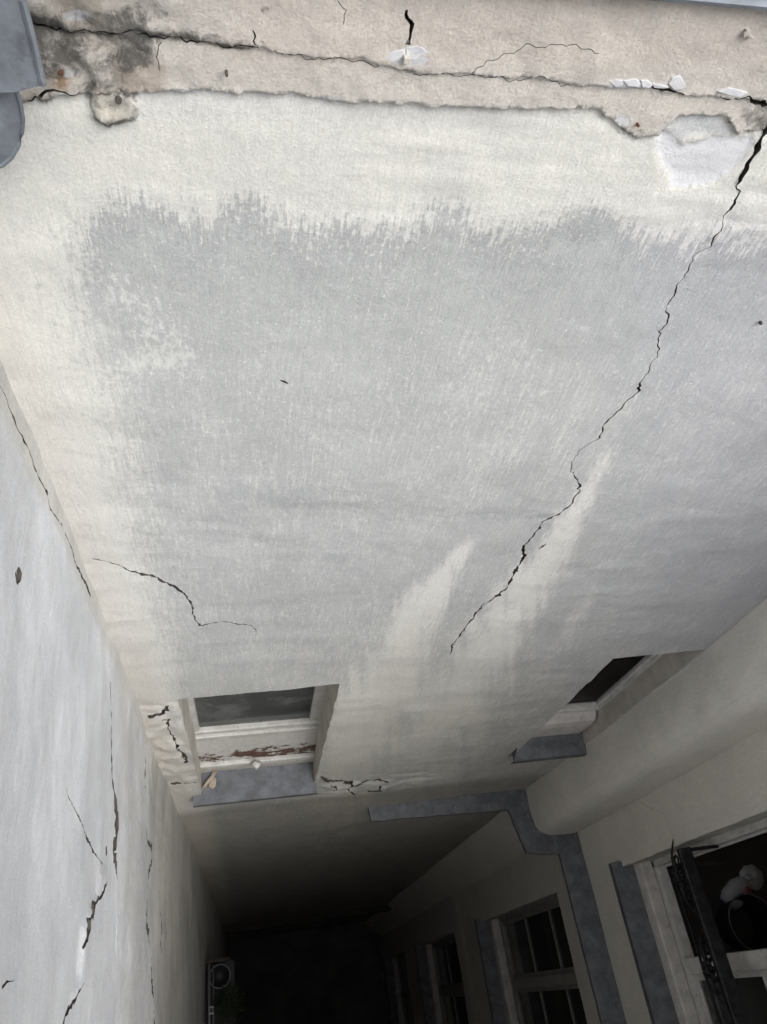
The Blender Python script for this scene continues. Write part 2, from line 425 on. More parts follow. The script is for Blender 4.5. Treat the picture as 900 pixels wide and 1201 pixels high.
l1x, l1z = np.array(L1w).T; l2x, l2z = np.array(L2w).T
LUMP = fy([(103,100),(115,97),(135,103),(150,102),(160,112),(163,128),(157,137),(140,143),(126,146),(113,139),(106,122)])
PATCH = fy([(775,150),(790,160),(800,170),(822,166),(845,160),(868,162),(885,160),(880,178),(866,196),(845,212),(825,220),(790,222),(786,205),(776,190),(770,170)])
PATCHG = fy([(775,150),(795,134),(830,132),(852,140),(862,155),(850,160),(825,156),(800,160),(785,162)])
def front_disp(x, z):
    x = np.asarray(x, float); z = np.asarray(z, float)
    zl1 = np.interp(x, l1x, l1z); zl2 = np.interp(x, l2x, l2z)
    band = z > zl1; up = z > zl2
    d = (fbm(x*1.3, z*1.1, 1, 3)-.5)*.030 + (fbm(x*7, z*9, 2, 4)-.5)*.007
    d += (fbm(x*3.5, z*30, 8, 5)-.5)*.008*ss(-.2, .5, x)*ss(-.82, -.66, z) * (~band)         # trowelled folds right below the band
    # long slumped trowel folds lower on the wall
    d += (fbm(x*3.2+z*1.1, z*9, 11, 4)-.5)*ss(.35, .65, fbm(x*2, z*2, 14, 2))*.010*ss(-1.2, -1.6, z)*ss(-4.8, -3.6, z)
    d -= .0055*band; d -= .004*up
    d -= (fbm(x*16, z*16, 6, 5)-.5)*.009*band + (fbm(x*60, z*60, 16, 3)-.5)*.003*band
    rough = ss(.02, -.18, x)*band
    d -= (fbm(x*40, z*40, 12, 5)-.5)*.022*rough
    low = (~band)*ss(.02, 0, zl1-z); d += .002*low
    s = sdpoly(x, z, LUMP); d -= ss(-.001, .004, s)*.010 - ss(.010, .024, s)*.006 - (fbm(x*50, z*50, 17, 4)-.5)*.008*ss(0, .01, s)
    s = sdpoly(x, z, PATCH); d += ss(-.001, .002, s)*.0035
    # the plaster thickens and folds over beside the sills
    d += (fbm(x*10, z*20, 21, 5)-.5)*.055*np.exp(-((z+4.45)/.2)**2)*ss(.3, .45, x)*ss(1.2, .9, x)
    d += (fbm(x*8, z*18, 25, 5)-.5)*.03*0*z
    fc_ = on_y(385, 985, 1.); d += (fbm(x*12, z*7, 27, 5)-.5)*.10*np.exp(-((z-fc_[2])/.35)**2-((x-fc_[0])/.22)**2)
    d += ss(-4.55, -4.95, z)*.022
    d += (fbm(x*26, z*14, 22, 5)-.5)*.034*ss(-.235, -.27, x)*ss(-2.75, -2.85, z)*ss(-4.3, -4.1, z)
    # rounded inside corners
    for ln, h in DENTS:
        q = pdist(x, z, ln); d += h*np.exp(-(q/.006)**2)
    q = pdist(x, z, MAIN_CRACK); side = x-np.interp(z, MC_z, MC_x)
    d += np.exp(-q/.02)*.0012*ss(-.004, .004, side)*ss(-.62, -.75, z)
    d += (fbm(x*30, z*30, 23, 4)-.5)*.006*np.exp(-(q/.012)**2)
    return d
MAINC = [(905,140),(899,153),(893,162),(889,173),(878,191),(869,207),(863,220),(869,226),(861,239),(848,268),(835,293),(817,303),(805,325),(795,342),(782,367),(785,380),(777,392),(772,420),(757,445),(750,462),(730,482),(708,505),(704,516),(680,532),(669,545),(671,555),(682,570),(672,590),(657,602),(637,612),(625,630),(615,640),(614,655),(602,675),(595,687),(584,698),(565,710),(545,735),(530,755),(527,766)]
MCW = [8,8,7,9,7,6,1.6,1.8,2.4,1.6,1.4,1.2,1.6,2.6,1.2,1.8,1.2,1.2,1.2,2.4,1.2,1.6,2.2,.9,1.2,2.0,2.6,3.4,1.4,2.2,1.4,2.4,3.4,3.4,2.2,4.4,1.8,1.8,1.6,1]
def px_w(pts, ws, y=None, x=None):
    """crack widths measured across the line in the photograph -> widths across the line on the wall (m)"""
    out = []
    def w2(u, v):
        r = ray(u, v); r = r*(y/r[1]) if y else r*(x/r[0])
        return np.array([r[0] if y else r[1], r[2]])
    n = len(pts)
    for i, w_ in enumerate(ws):
        a = pts[max(0, i-1)]; b = pts[min(n-1, i+1)]; t = np.array([b[0]-a[0], b[1]-a[1]], float); t /= np.linalg.norm(t)+1e-9
        P0 = w2(*pts[i]); T = w2(pts[i][0]+t[0], pts[i][1]+t[1])-P0; Q = w2(pts[i][0]-t[1], pts[i][1]+t[0])-P0
        T /= np.linalg.norm(T); out.append(min(.05, w_*abs(Q[0]*T[1]-Q[1]*T[0])))
    return out
MAIN_CRACK = fy(MAINC); MC_z = np.array([p[1] for p in MAIN_CRACK])[::-1]; MC_x = np.array([p[0] for p in MAIN_CRACK])[::-1]
o_ = np.argsort(MC_z); MC_z = MC_z[o_]; MC_x = MC_x[o_]
DENTS = [(fy([(160,460),(185,510)]), -.0012)]
fc = []
def fcr(pts, ws): fc.append((fy(pts), px_w(pts, ws, y=1.0)))
fcr(MAINC, MCW)
fcr([(329,447),(333,448),(338,451)], [1.5,3.5,2])
fcr([(640,638),(632,644)], [1.5,2.2])
fcr([(108,657),(130,662),(150,671),(165,675),(185,680),(205,690),(214,697),(222,706),(227,718),(230,728),(234,735),(250,733),(265,732),(280,735),(295,736),(301,741),(303,750)], [.6,1,1.2,2.8,1.6,3.4,2,2.6,2,2.8,1.2,1,.9,1,.6,.8,.4])
fcr([(25,22),(75,30),(105,33),(130,37),(155,30),(185,38),(240,46),(275,52),(303,52)], [1.5,2.2,2,3,2,2,1.6,2,2.8])
fcr([(303,50),(296,30),(300,36)][:2], [3,1])
fcr([(330,60),(380,65),(425,67),(445,74)], [.7,.8,.8,1.4])
fcr([(484,84),(515,84),(551,84),(590,91),(630,89),(668,99)], [.7,.5,.7,.6,.8,1])
fcr([(551,82),(565,72),(590,60),(620,50),(670,48),(700,58)], [1.6,.5,.4,.3,.3,.3])
fcr([(842,109),(860,112),(875,110),(888,115),(905,117)], [2.2,5,5.5,7,7])
fcr([(760,100),(790,104),(800,103),(808,110)], [3,6,5,2.5])
fcr([(476,8),(480,30),(477,48)], [5,7,6])
fcr([(395,-4),(405,8),(402,24)], [.7,.8,.5])
fcr([(30,118),(48,108),(60,103),(95,104)], [2,4.5,3,1.5])
fcr([(190,46),(186,60),(188,80)], [1,1,1])
fcr([(174,843),(187,841),(196,836),(197,830)], [3,3.5,4,2.5])
fcr([(190,846),(198,848),(197,856),(203,866),(210,880),(217,888),(219,897)], [2,3,3,3,2.5,4,5])
fcr([(200,921),(215,919),(230,920)], [3,2,2])
fcr([(376,912),(384,917),(397,917),(408,919),(418,922),(431,919),(456,918)], [3,4,2.6,4,3,2,1.4])
fcr([(388,922),(400,926),(410,930),(417,935)], [1.6,2,3,1.6])
fcr([(432,930),(445,928),(447,923)], [2,2,1.5])
def blob(u, v, cu, cv, ru, rv, ang=0):
    c_, s_ = math.cos(ang), math.sin(ang); a = ((u-cu)*c_+(v-cv)*s_)/ru; b = (-(u-cu)*s_+(v-cv)*c_)/rv
    return np.exp(-(a*a+b*b))
def front_attrs(x, z):
    u, v = to_uv(x, 1.0, z); n = len(x)
    zl1 = np.interp(x, l1x, l1z); band = (z > zl1)*1.0
    top = np.interp(u, [0,60,120,200,250,262,300,380,450,540,580,640,700,760,820,900], [330,262,222,224,262,228,226,248,246,232,262,246,232,262,262,262])
    veil = 1.0*ss(top-22, top+34, v)*(.60+.40*ss(top+10, top+90, v))
    lx = XL + .095 + .03*fbm(z*3, z*0, 3, 3)
    veil *= ss(lx-.05, lx+.13, x)
    veil *= 1 - .35*ss(700, 880, v)*ss(250, 450, u)
    veil *= 1 - .16*ss(330, 480, v)
    fleck = .12*(1-band)*ss(250, 300, v)*ss(520, 420, v)
    for cu, cv, ru, rv, an, k in ((130,330,40,34,.7,.42), (165,385,50,30,.9,.55), (200,420,42,26,.3,.55), (130,432,48,12,.1,.6), (257,256,9,13,0,.7), (180,345,26,22,.7,.3), (210,390,30,34,0,.3), (430,330,60,60,0,.16), (520,300,30,60,.1,.12), (340,620,130,40,0,.10), (300,700,90,60,0,.15)):
        fleck = fleck + .75*k*blob(u, v, cu, cv, ru, rv, an)*(.3+1.1*fbm(x*22, z*22, 31, 4))
    veil += .16*blob(u, v, 270, 235, 60, 12)+.18*blob(u, v, 700, 300, 60, 40)+.1*blob(u, v, 230, 270, 90, 30)
    veil += (fbm(x*16, z*5, 33, 4)-.5)*.25
    # two bare brush strokes running down from the middle of the wall
    strk = np.zeros(n)
    for poly, wd, k_ in (([(563,620),(552,640),(535,655),(520,680),(500,705),(478,745),(455,800),(420,860),(395,915)], (3,8,10,14,20,28,36,42,46), .25),
                     ([(722,505),(706,548),(690,580),(668,612),(640,655),(612,700),(575,760),(540,820),(500,880)], (4,8,12,14,18,24,32,38,42), .2),
                     ([(700,690),(680,720),(640,780)], (4,8,14), .7)):
        nseg = len(poly)-1
        for si, (p, q, w0, w1) in enumerate(zip(poly[:-1], poly[1:], wd[:-1], wd[1:])):
            dx, dy = q[0]-p[0], q[1]-p[1]; L = dx*dx+dy*dy
            t = np.clip(((u-p[0])*dx+(v-p[1])*dy)/L, 0, 1)
            dd = np.hypot(u-p[0]-t*dx, v-p[1]-t*dy); wv = 1.15*(w0+(w1-w0)*t)
            pg_ = (si+t)/nseg; kk = 1-(1-k_)*ss(-.08, .3, pg_)*(1-.45*ss(.55, 1, pg_))
            strk = np.maximum(strk, (1-kk)*ss(wv*1.3, wv*.2, dd+(fbm(u*.16, v*.02, 39, 4)-.5)*wv*1.3))
            veil = np.minimum(veil, np.maximum(0, veil)*(kk+(1-kk)*ss(wv*.05, wv*1.5, dd+(fbm(u*.16, v*.02, 39, 4)-.5)*wv*1.3)))
    veil = veil*(1-band)
    veil -= .6*band; veil -= .5*(v < top-30)
    grit = .12+.75*band+.6*ss(.02, -.16, x)*band
    dirt = np.zeros(n)
    for cu, cv, ru, rv, k in ((75,60,60,22,.62), (40,30,26,22,.5), (125,18,70,14,.5), (165,55,26,22,.6), (60,90,30,22,.35), (150,75,30,16,.5), (225,38,60,8,.55), (275,50,34,5,.7), (175,10,30,18,.3), (310,8,8,8,.6), (890,140,34,20,.42), (812,120,40,12,.2), (750,155,30,8,.45), (130,140,34,6,.45), (480,78,16,4,.5), (40,118,30,5,.5),(890,130,18,30,.3)):
        dirt += k*blob(u, v, cu, cv, ru, rv)
    q = pdist(x, z, L2w); dirt += (.22+.26*ss(320, 200, u))*np.exp(-(q/.007)**2); dirt += .34*band*ss(205, 150, u)*(.25+fbm(x*11, z*11, 40, 4))
    q = pdist(x, z, L1w); dirt += .26*np.exp(-(q/.005)**2)*(1-band)  # shade under the band's lip, painted in through the dirt mask
    dirt -= .06*band
    q = sdpoly(x, z, LUMP); dirt += .55*np.exp(-(q/.005)**2)+.2*ss(0, .006, q)
    q = pdist(x, z, MAIN_CRACK); dirt += .30*np.exp(-(q/.004)**2)*ss(-.9, -.6, z)+.22*np.exp(-(q/.006)**2)*ss(.4, .6, fbm(x*20, z*20, 47, 3))
    dirt += .35*np.exp(-((z+4.45)/.06)**2)*ss(.35, .45, x)*ss(.9, .7, x)
    bare = np.zeros(n)
    jamb = ss(-.235, -.26, x)*ss(-2.72, -2.82, z)*ss(-4.5, -4.2, z); dirt += .22*jamb*fbm(x*20, z*8, 49, 3)
    bare += np.where(sdpoly(x, z, PATCH) > 0, .95, 0)
    bare += .5*jamb*fbm(x*14, z*10, 50, 4)
    bare += .48*np.exp(-(q/.009)**2)*ss(.35, .6, fbm(x*14, z*14, 48, 3))
    for cu, cv, ru, rv, k in ((225,105,42,4,.9), (480,66,30,9,.95), (55,42,30,8,.5), (95,14,26,10,.75), (90,82,40,12,.45), (735,98,26,5,.95), (730,140,14,12,.7), (600,124,150,3,.5), (385,113,30,3,.8), (80,106,60,3,.5), (870,155,10,5,.6)):
        bare += k*blob(u, v, cu, cv, ru, rv)
    tint = np.ones((n, 3))
    def tin(mask, c):
        nonlocal tint
        tint = tint*(1-mask[:, None])+tint*np.array(c)*mask[:, None]
    tin(band, (1.05, 1.0, .975)); tin(band*ss(205, 150, u)*ss(.35, .6, fbm(x*12, z*12, 38, 4)), (.66, .64, .61)); tin(band*ss(200, 185, u)*ss(62, 75, v)*ss(125, 150, u), (.86, .80, .76)); tin(band*ss(90, 60, v)*ss(190, 320, u), (1.03, 1.0, .99))
    tin((1-band)*ss(45, 0, (zl1-z)*1000)*ss(130, 190, u)*ss(700, 560, u), (.87, .875, .90))
    tin(ss(.12, 0, x-XL)*ss(250, 330, v), (.985, .965, .955))
    tin(ss(620, 860, u)*(1-band)*ss(200, 300, v), (1.01, 1.0, 1.05))
    tin(ss(sdg0, sdg0+.002, sdpoly(x, z, PATCHG)), (.84, .87, .92))
    sm = ss(.55, .72, fbm(x*1.6+z*.5, z*7, 36, 5))*ss(520, 640, v)*ss(860, 760, v); tin(sm*.8, (.88, .88, .89))
    sm = ss(.52, .7, fbm(x*9, z*1.2, 37, 5))*ss(560, 700, v)*ss(960, 860, v); tin(sm*.5, (.90, .89, .87))
    tin(ss(430, 680, v)*(1-strk)*(1-band), (.915, .915, .93)); tin(strk*ss(900, 760, v), (1.05, 1.05, 1.07))
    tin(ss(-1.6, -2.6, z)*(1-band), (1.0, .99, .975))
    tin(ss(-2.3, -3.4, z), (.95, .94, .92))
    tin(ss(-4.5, -4.8, z), (.80, .775, .74)); tin(ss(-5.2, -7.5, z), (.85, .84, .83))  # fading light down the shaft, painted as darker plaster
    tin(blob(u, v, 72, 92, 9, 10), (.75, .5, .3)); tin(ss(0, .006, sdpoly(x, z, LUMP)), (.74, .71, .66))
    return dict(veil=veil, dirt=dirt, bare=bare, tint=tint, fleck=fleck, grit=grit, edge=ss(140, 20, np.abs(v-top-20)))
sdg0 = -.001
ZT = -.30
w1 = rough_rect(-.246, .362, -4.31, -2.765, .003, .02, 3, .05)

w2 = rough_rect(1.472, 1.874, -4.07, -2.65, .0012, .02, 8, .06)
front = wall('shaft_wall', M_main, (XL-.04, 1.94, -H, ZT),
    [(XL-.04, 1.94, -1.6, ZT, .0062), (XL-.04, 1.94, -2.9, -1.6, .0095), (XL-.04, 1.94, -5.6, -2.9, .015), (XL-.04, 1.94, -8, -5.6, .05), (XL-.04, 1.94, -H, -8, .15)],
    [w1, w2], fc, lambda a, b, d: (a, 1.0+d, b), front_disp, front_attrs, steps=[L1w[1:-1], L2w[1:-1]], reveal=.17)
tag(front, 'cracked cream and grey plastered wall straight ahead with two small recessed windows', 'wall')

def uvz(u, v, y=1.0): return tuple(on_y(u, v, y))
# loose broken pieces wedged in the long crack of the band
def shard(px, y, th, mat, name, parent):
    px = [(u+random.uniform(-1.3, 1.3), v+random.uniform(-1.3, 1.3)) for u, v in px]
    mb = MB(); mb.prism([uvz(u, v, y) for u, v in px], (0, th, 0)); return mb.build(name, mat, parent, bevel=.0012)
for px in ([(716,98),(722,94),(731,95),(733,100),(724,103)], [(732,96),(739,93),(748,93),(752,98),(749,103),(736,103)], [(751,95),(760,95),(767,99),(763,104),(753,103)],
           [(784,100),(790,92),(798,89),(805,100),(803,105),(790,106)], [(766,98),(775,98),(784,102),(783,105),(768,103)],
           [(452,68),(462,60),(475,57),(474,68),(460,74)], [(476,56),(488,52),(498,56),(505,64),(503,74),(490,72),(477,70)],
           [(843,108),(856,104),(872,106),(880,110),(868,114),(855,112)]):
    shard(px, .9895, .012, M_chip, 'plaster_chip', front)
shard([(474,66),(482,67),(481,76),(474,75)], .982, .012, M_lump, 'mortar_chip', front)
shard([(871,41),(877,36),(886,44),(883,47),(877,43),(873,46)], .983, .01, M_lump, 'mortar_chip', front)
# anchor hole, a dark plug in place of its shade, and nails
p = np.array(uvz(139, 119, .9855)); MB().tube([p, p+np.array([0, .035, 0])], .0042, 10).build('anchor_hole', M_void, front)
p = np.array(uvz(72, 87, .984)); MB().tube([p, p+np.array([0, .05, 0])], .0025, 8).build('rusty_nail', M_rust, front)
p = np.array(uvz(749, 148, .989)); MB().tube([p, p+np.array([0, .05, 0])], .0022, 8).build('rusty_nail', M_rust, front)
p = np.array(uvz(266, 89, .981)); MB().tube([p, p+np.array([0, .02, 0])], .0018, 8).build('rusty_nail', M_void, front)
p = np.array(uvz(893, 380, .998)); MB().tube([p, p+np.array([0, .03, .0])], .0032, 8).build('wall_plug', M_void, front)

# ---- the two windows of the front wall
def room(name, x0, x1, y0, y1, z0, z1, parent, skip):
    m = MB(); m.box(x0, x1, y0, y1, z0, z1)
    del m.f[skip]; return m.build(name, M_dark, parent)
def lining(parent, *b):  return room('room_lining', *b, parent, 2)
# left window: painted casement, flaking panel beneath
Y0 = 1.098; YG = 1.165
f = MB()
f.box(-.262, -.222, YG, YG+.05, -3.70, -2.70); f.box(.312, .375, YG, YG+.05, -3.70, -2.70); f.box(-.222, .312, YG, YG+.05, -2.76, -2.70)
win = f.build('window', M_white, front, .004)
MB().box(-.222, .312, YG+.02, YG+.024, -3.70, -2.76).build('pane', M_gdirty, win)
MB().box(-.262, .375, YG-.006, YG+.05, -3.705, -3.66).box(-.262, .375, YG-.018, YG+.05, -3.775, -3.715).build('sash_rail', M_white, win, .006)
MB().prism([(-.262, 1.150, -3.777), (-.262, 1.126, -4.075), (-.262, 1.2, -4.075), (-.262, 1.2, -3.777)], (.637, 0, 0)).build('apron_panel', M_flake, win, .002)
MB().box(-.262, .375, 1.104, 1.2, -4.14, -4.078).build('apron_ledge', M_white, win, .01)
MB().box(-.262, .375, 1.112, 1.2, -4.30, -4.142).build('apron_panel', M_reveal, win, .002)
MB().tube([(.035, 1.10, -4.05), (.05, 1.082, -4.06), (.065, 1.095, -4.065)], [.016, .022, .016], 10).build('catch', M_white, win, smooth=True)
MB().prism([(-.292, .955, -4.255), (.372, .955, -4.255), (.372, 1.118, -4.205), (-.292, 1.118, -4.205)], (0, 0, -.004)).box(-.292, .372, .952, .956, -4.285, -4.253).build('sill_flashing', M_zincd, win, .0015)
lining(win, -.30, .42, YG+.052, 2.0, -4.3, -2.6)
# right window
f = MB()
f.box(1.862, 1.886, Y0, Y0+.05, -3.70, -2.60).box(1.46, 1.862, Y0, Y0+.05, -3.70, -3.655).box(1.46, 1.51, Y0, Y0+.05, -3.655, -2.60).box(1.51, 1.862, Y0, Y0+.05, -2.66, -2.60)
win2 = f.build('window', M_white, front, .004)
f = MB(); f.box(1.838, 1.862, Y0+.012, Y0+.04, -3.655, -2.66).box(1.51, 1.838, Y0+.012, Y0+.04, -3.655, -3.63); f.build('sash_rail', M_white, win2, .003)
MB().box(1.51, 1.838, Y0+.03, Y0+.034, -3.63, -2.66).build('pane', M_gclean, win2)
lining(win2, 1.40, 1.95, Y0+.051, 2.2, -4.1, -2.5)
pr = [(1.10, -3.69), (1.078, -3.695), (1.058, -3.73), (1.052, -3.78), (1.056, -3.90), (1.062, -3.97), (1.14, -3.97), (1.14, -3.69)]
MB().prism([(1.462, y, z) for y, z in pr], (.395, 0, 0)).build('sill_stone', M_stone, win2, .008)
MB().prism([(1.445, .955, -4.01), (1.895, .955, -4.01), (1.875, 1.075, -3.955), (1.445, 1.075, -3.955)], (0, 0, -.004)).box(1.445, 1.895, .951, .955, -4.05, -4.008).build('sill_flashing', M_zincd, win2, .0015)
MB().prism([(1.447, .955, -4.01), (1.447, 1.08, -3.955), (1.447, 1.08, -3.78), (1.447, 1.03, -3.84)], (.004, 0, 0)).build('sill_upstand', M_zincd, win2)
# string flashing along the front wall and corner
Zs = -5.1
def strip(poly_in, poly_out, z0, z1, drop, name, parent, mat=M_zincd):
    def sub(P):
        o = []
        for p, q in zip(P[:-1], P[1:]):
            for t in np.arange(8)/8: o.append((p[0]+(q[0]-p[0])*t, p[1]+(q[1]-p[1])*t))
        return o+[P[-1]]
    poly_in, poly_out = sub(poly_in), sub(poly_out)
    poly_out = [(x+float(fbm(x*16, y*16, 95, 3)-.5)*.012, y+float(fbm(x*16, y*16, 96, 3)-.5)*.012) for x, y in poly_out]
    m = MB(); n = len(poly_in)
    a = [(x, y, z0) for x, y in poly_in]; b = [(x, y, z1) for x, y in poly_out]; c = [(x, y, z1-drop) for x, y in poly_out]; d = [(x, y, z0-drop) for x, y in poly_in]
    m.add(a+b+c+d, [(i, n+i, n+i+1, i+1) for i in range(n-1)]+[(n+i, 2*n+i, 2*n+i+1, n+i+1) for i in range(n-1)]+[(2*n+i, 3*n+i, 3*n+i+1, 2*n+i+1) for i in range(n-1)]+[(0, 3*n, 2*n, n), (n-1, 2*n-1, 3*n-1, 4*n-1)])
    return m.build(name, mat, parent)
strip([(.775, 1.045), (1.1, 1.045), (1.45, 1.045), (1.90, 1.045)], [(.79, .935), (1.1, .928), (1.45, .918), (1.741, .908)], Zs, Zs-.035, .03, 'string_flashing', front)
for x, y in ((.86, .965), (1.22, .955), (1.36, .96), (1.60, .95)):
    MB().tube([(x, y, Zs-.02), (x, y, Zs-.008)], .009, 8).build('rivet', M_rivet, front)
# debris on the left sill
a = on_z(236, 927, -4.225); b = on_z(254, 905, -4.19)
sp = MB(); sp.tube([a, (a+b)/2+np.array([0, 0, .01]), b], [.008, .011, .007], 6); sp.tube([a+np.array([.02, .01, .0]), b+np.array([-.012, .004, 0])], .006, 6)
tag(sp.build('wood_splinter', M_wooden, None, smooth=True), 'pale broken splinter lying at the left end of the grey sill', 'splinter')
c_ = on_z(250, 918, -4.215)
tag(MB().prism([c_+np.array(q) for q in ((-.022, -.02, 0), (-.002, -.034, .004), (.014, -.02, 0), (.018, .014, .006), (.004, .034, .002), (-.016, .02, 0))], (0, 0, .008)).build('paint_flake', M_wooden), 'small beige flake of plaster resting beside the splinter on the left sill', 'flake')
c_ = on_y(296, 893, 1.08)

# ================================================================== left wall
lc = []
def lcr(pts, ws, k=1.1): lc.append((fx(pts, XL), [q*k for q in px_w(pts, ws, x=XL)]))
lcr([(-8,432),(0,450),(10,466),(19,490),(25,507),(35,527),(40,550),(50,567),(56,580)], [2,2,2,3,4,3,3,4,5], .42)
lcr([(56,585),(58,597),(68,613)], [1.2,3,1.5], .42); lcr([(69,614),(71,617)], [4,4], .42)
lcr([(74,625),(80,640),(88,662),(92,668),(100,684),(105,700)], [1.4,2,3,4,4,5], .42)
lcr([(128,800),(130,850),(132,917),(135,950),(136,965),(135,983),(133,997),(135,1015),(136,1032)], [.5,.6,1.2,3,5,4,2,2.4,1])
lcr([(123,995),(125,1002)], [3,4])
lcr([(122,1034),(115,1052),(103,1063),(104,1068),(99,1078),(97,1088),(95,1100),(91,1113)], [2,4.5,4,6,4,5,4,1.5])
lcr([(100,1130),(98,1145),(92,1160),(82,1178),(72,1192),(66,1215)], [1,2,3,8,4,4])
lcr([(72,925),(87,957),(95,975),(102,990),(115,1010),(120,1016)], [.6,1,.8,3,1.2,1])
lcr([(172,885),(172,930),(173,945),(173,985),(180,993),(180,1008),(172,1043),(172,1083),(175,1097),(177,1125),(178,1143),(180,1170),(180,1215)], [.6,4,4,1,2.6,1.4,1.2,3.6,5.5,5,2.6,3,1.4])
lcr([(-5,1160),(1,1153),(10,1150)], [3,4,1]); lcr([(190,1060),(191,1120)], [.6,.6])
lcr([(20,667),(21,672),(20,678),(19,685)], [3,8,8,3], 1.)
C4 = fx([(165,700),(170,800),(172,885),(172,930),(173,985),(176,1000),(172,1043),(172,1083),(177,1125),(180,1170),(180,1260)], XL)
C2 = fx([(120,640),(126,740),(130,850),(132,917),(135,957),(134,1000),(136,1032),(137,1100),(140,1260)], XL)
def wavl(line, seed):
    out = []
    for p, q in zip(line[:-1], line[1:]):
        n = max(1, int(abs(q[0]-p[0])/.01))
        for k in range(n):
            t = k/n; y = p[0]+(q[0]-p[0])*t; out.append((y, p[1]+(q[1]-p[1])*t+float((fbm(y*14, seed, 4, 4)-.5)*.05)))
    return out
C2f, C4f = wavl(C2, 1), wavl(C4, 5); C2, C4 = C2f, C4f
c4y = np.array([p[0] for p in C4]); c4z = np.array([p[1] for p in C4]); c2y = np.array([p[0] for p in C2]); c2z = np.array([p[1] for p in C2])
o4 = np.argsort(c4y); c4y, c4z = c4y[o4], c4z[o4]; o2 = np.argsort(c2y); c2y, c2z = c2y[o2], c2z[o2]
C1 = fx([(0,450),(19,490),(40,550),(56,580),(80,640),(105,700),(150,800)], XL)
HOLE = fx([(20,675)], XL)[0]
BULGE = fx([(123,1015),(128,1035),(118,1058),(107,1070),(103,1090),(98,1105),(103,1130),(98,1150),(85,1178),(78,1170),(88,1140),(90,1110),(92,1085),(100,1062),(110,1045),(114,1020)], XL)
def left_disp(y, z):
    y = np.asarray(y, float); z = np.asarray(z, float)
    d = (fbm(y*1.3, z*1.2, 41, 3)-.5)*.03+(fbm(y*7, z*10, 42, 4)-.5)*.009
    z4 = np.interp(y, c4y, c4z); z2 = np.interp(y, c2y, c2z)
    d += .004*ss(.0, .02, z4-z) - .0012*ss(.4, .8, fbm(y*9, z*0, 45, 3))*ss(.86, .7, y)*ss(-.001, .001, z2-z) - .0025*ss(.3, .7, fbm(y*9, z*0, 46, 3))*ss(.92, .86, y)*ss(-.001, .001, z4-z)
    d += (fbm(y*20, z*7, 43, 4)-.5)*.008*ss(0, .15, z4-z)*ss(-6, -4.5, z)
    d += (fbm(y*12, z*8, 44, 4)-.5)*.006*ss(0, .05, z2-z)
    d -= .009*ss(-.004, .022, sdpoly(y, z, BULGE))
    q = pdist(y, z, C1); side = (y-np.interp(-z, [-p[1] for p in C1], [p[0] for p in C1]))
    d += (fbm(y*30, z*12, 55, 4)-.5)*.006*np.exp(-(q/.012)**2)
    return d
def left_attrs(y, z):
    u, v = to_uv(XL, y, z); n = len(y)
    z4 = np.interp(y, c4y, c4z); z2 = np.interp(y, c2y, c2z)
    veil = .95-.45*ss(-.02, .3, z2-z)-.5*ss(-.02, .25, z4-z)
    veil += (fbm(y*3, z*12, 51, 4)-.5)*.3
    q = pdist(y, z, C1); veil -= .8*ss(.05, .02, q)*(y > 0); veil -= .9*ss(.955, .97, y)
    dirt = .12*ss(0, .1, z4-z)*fbm(y*5, z*20, 52, 4)+.30*np.exp(-(pdist(y, z, C4)/.008)**2)*ss(880, 930, v)
    dirt += .5*np.exp(-(((y-HOLE[0])/.009)**2+((z-HOLE[1])/.014)**2))
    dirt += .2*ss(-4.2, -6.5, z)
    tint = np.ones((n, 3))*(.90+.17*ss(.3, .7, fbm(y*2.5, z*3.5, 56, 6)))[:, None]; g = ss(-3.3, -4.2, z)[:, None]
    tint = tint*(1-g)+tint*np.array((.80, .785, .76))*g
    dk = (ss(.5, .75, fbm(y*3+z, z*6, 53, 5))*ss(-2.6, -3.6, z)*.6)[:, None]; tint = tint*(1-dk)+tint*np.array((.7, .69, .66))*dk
    return dict(veil=veil, dirt=dirt, bare=.42*fbm(y*5, z*5, 54, 3)*ss(0, .1, z2-z), tint=tint, edge=np.zeros(n), grit=np.full(n, .55))
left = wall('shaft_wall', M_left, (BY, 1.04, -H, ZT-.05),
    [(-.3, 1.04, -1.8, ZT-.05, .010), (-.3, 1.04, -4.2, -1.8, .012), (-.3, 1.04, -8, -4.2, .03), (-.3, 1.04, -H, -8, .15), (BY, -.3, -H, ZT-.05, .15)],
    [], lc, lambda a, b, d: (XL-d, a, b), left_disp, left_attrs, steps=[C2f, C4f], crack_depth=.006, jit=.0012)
tag(left, 'white limewashed wall on the left with long jagged cracks and a bulging flake', 'wall')

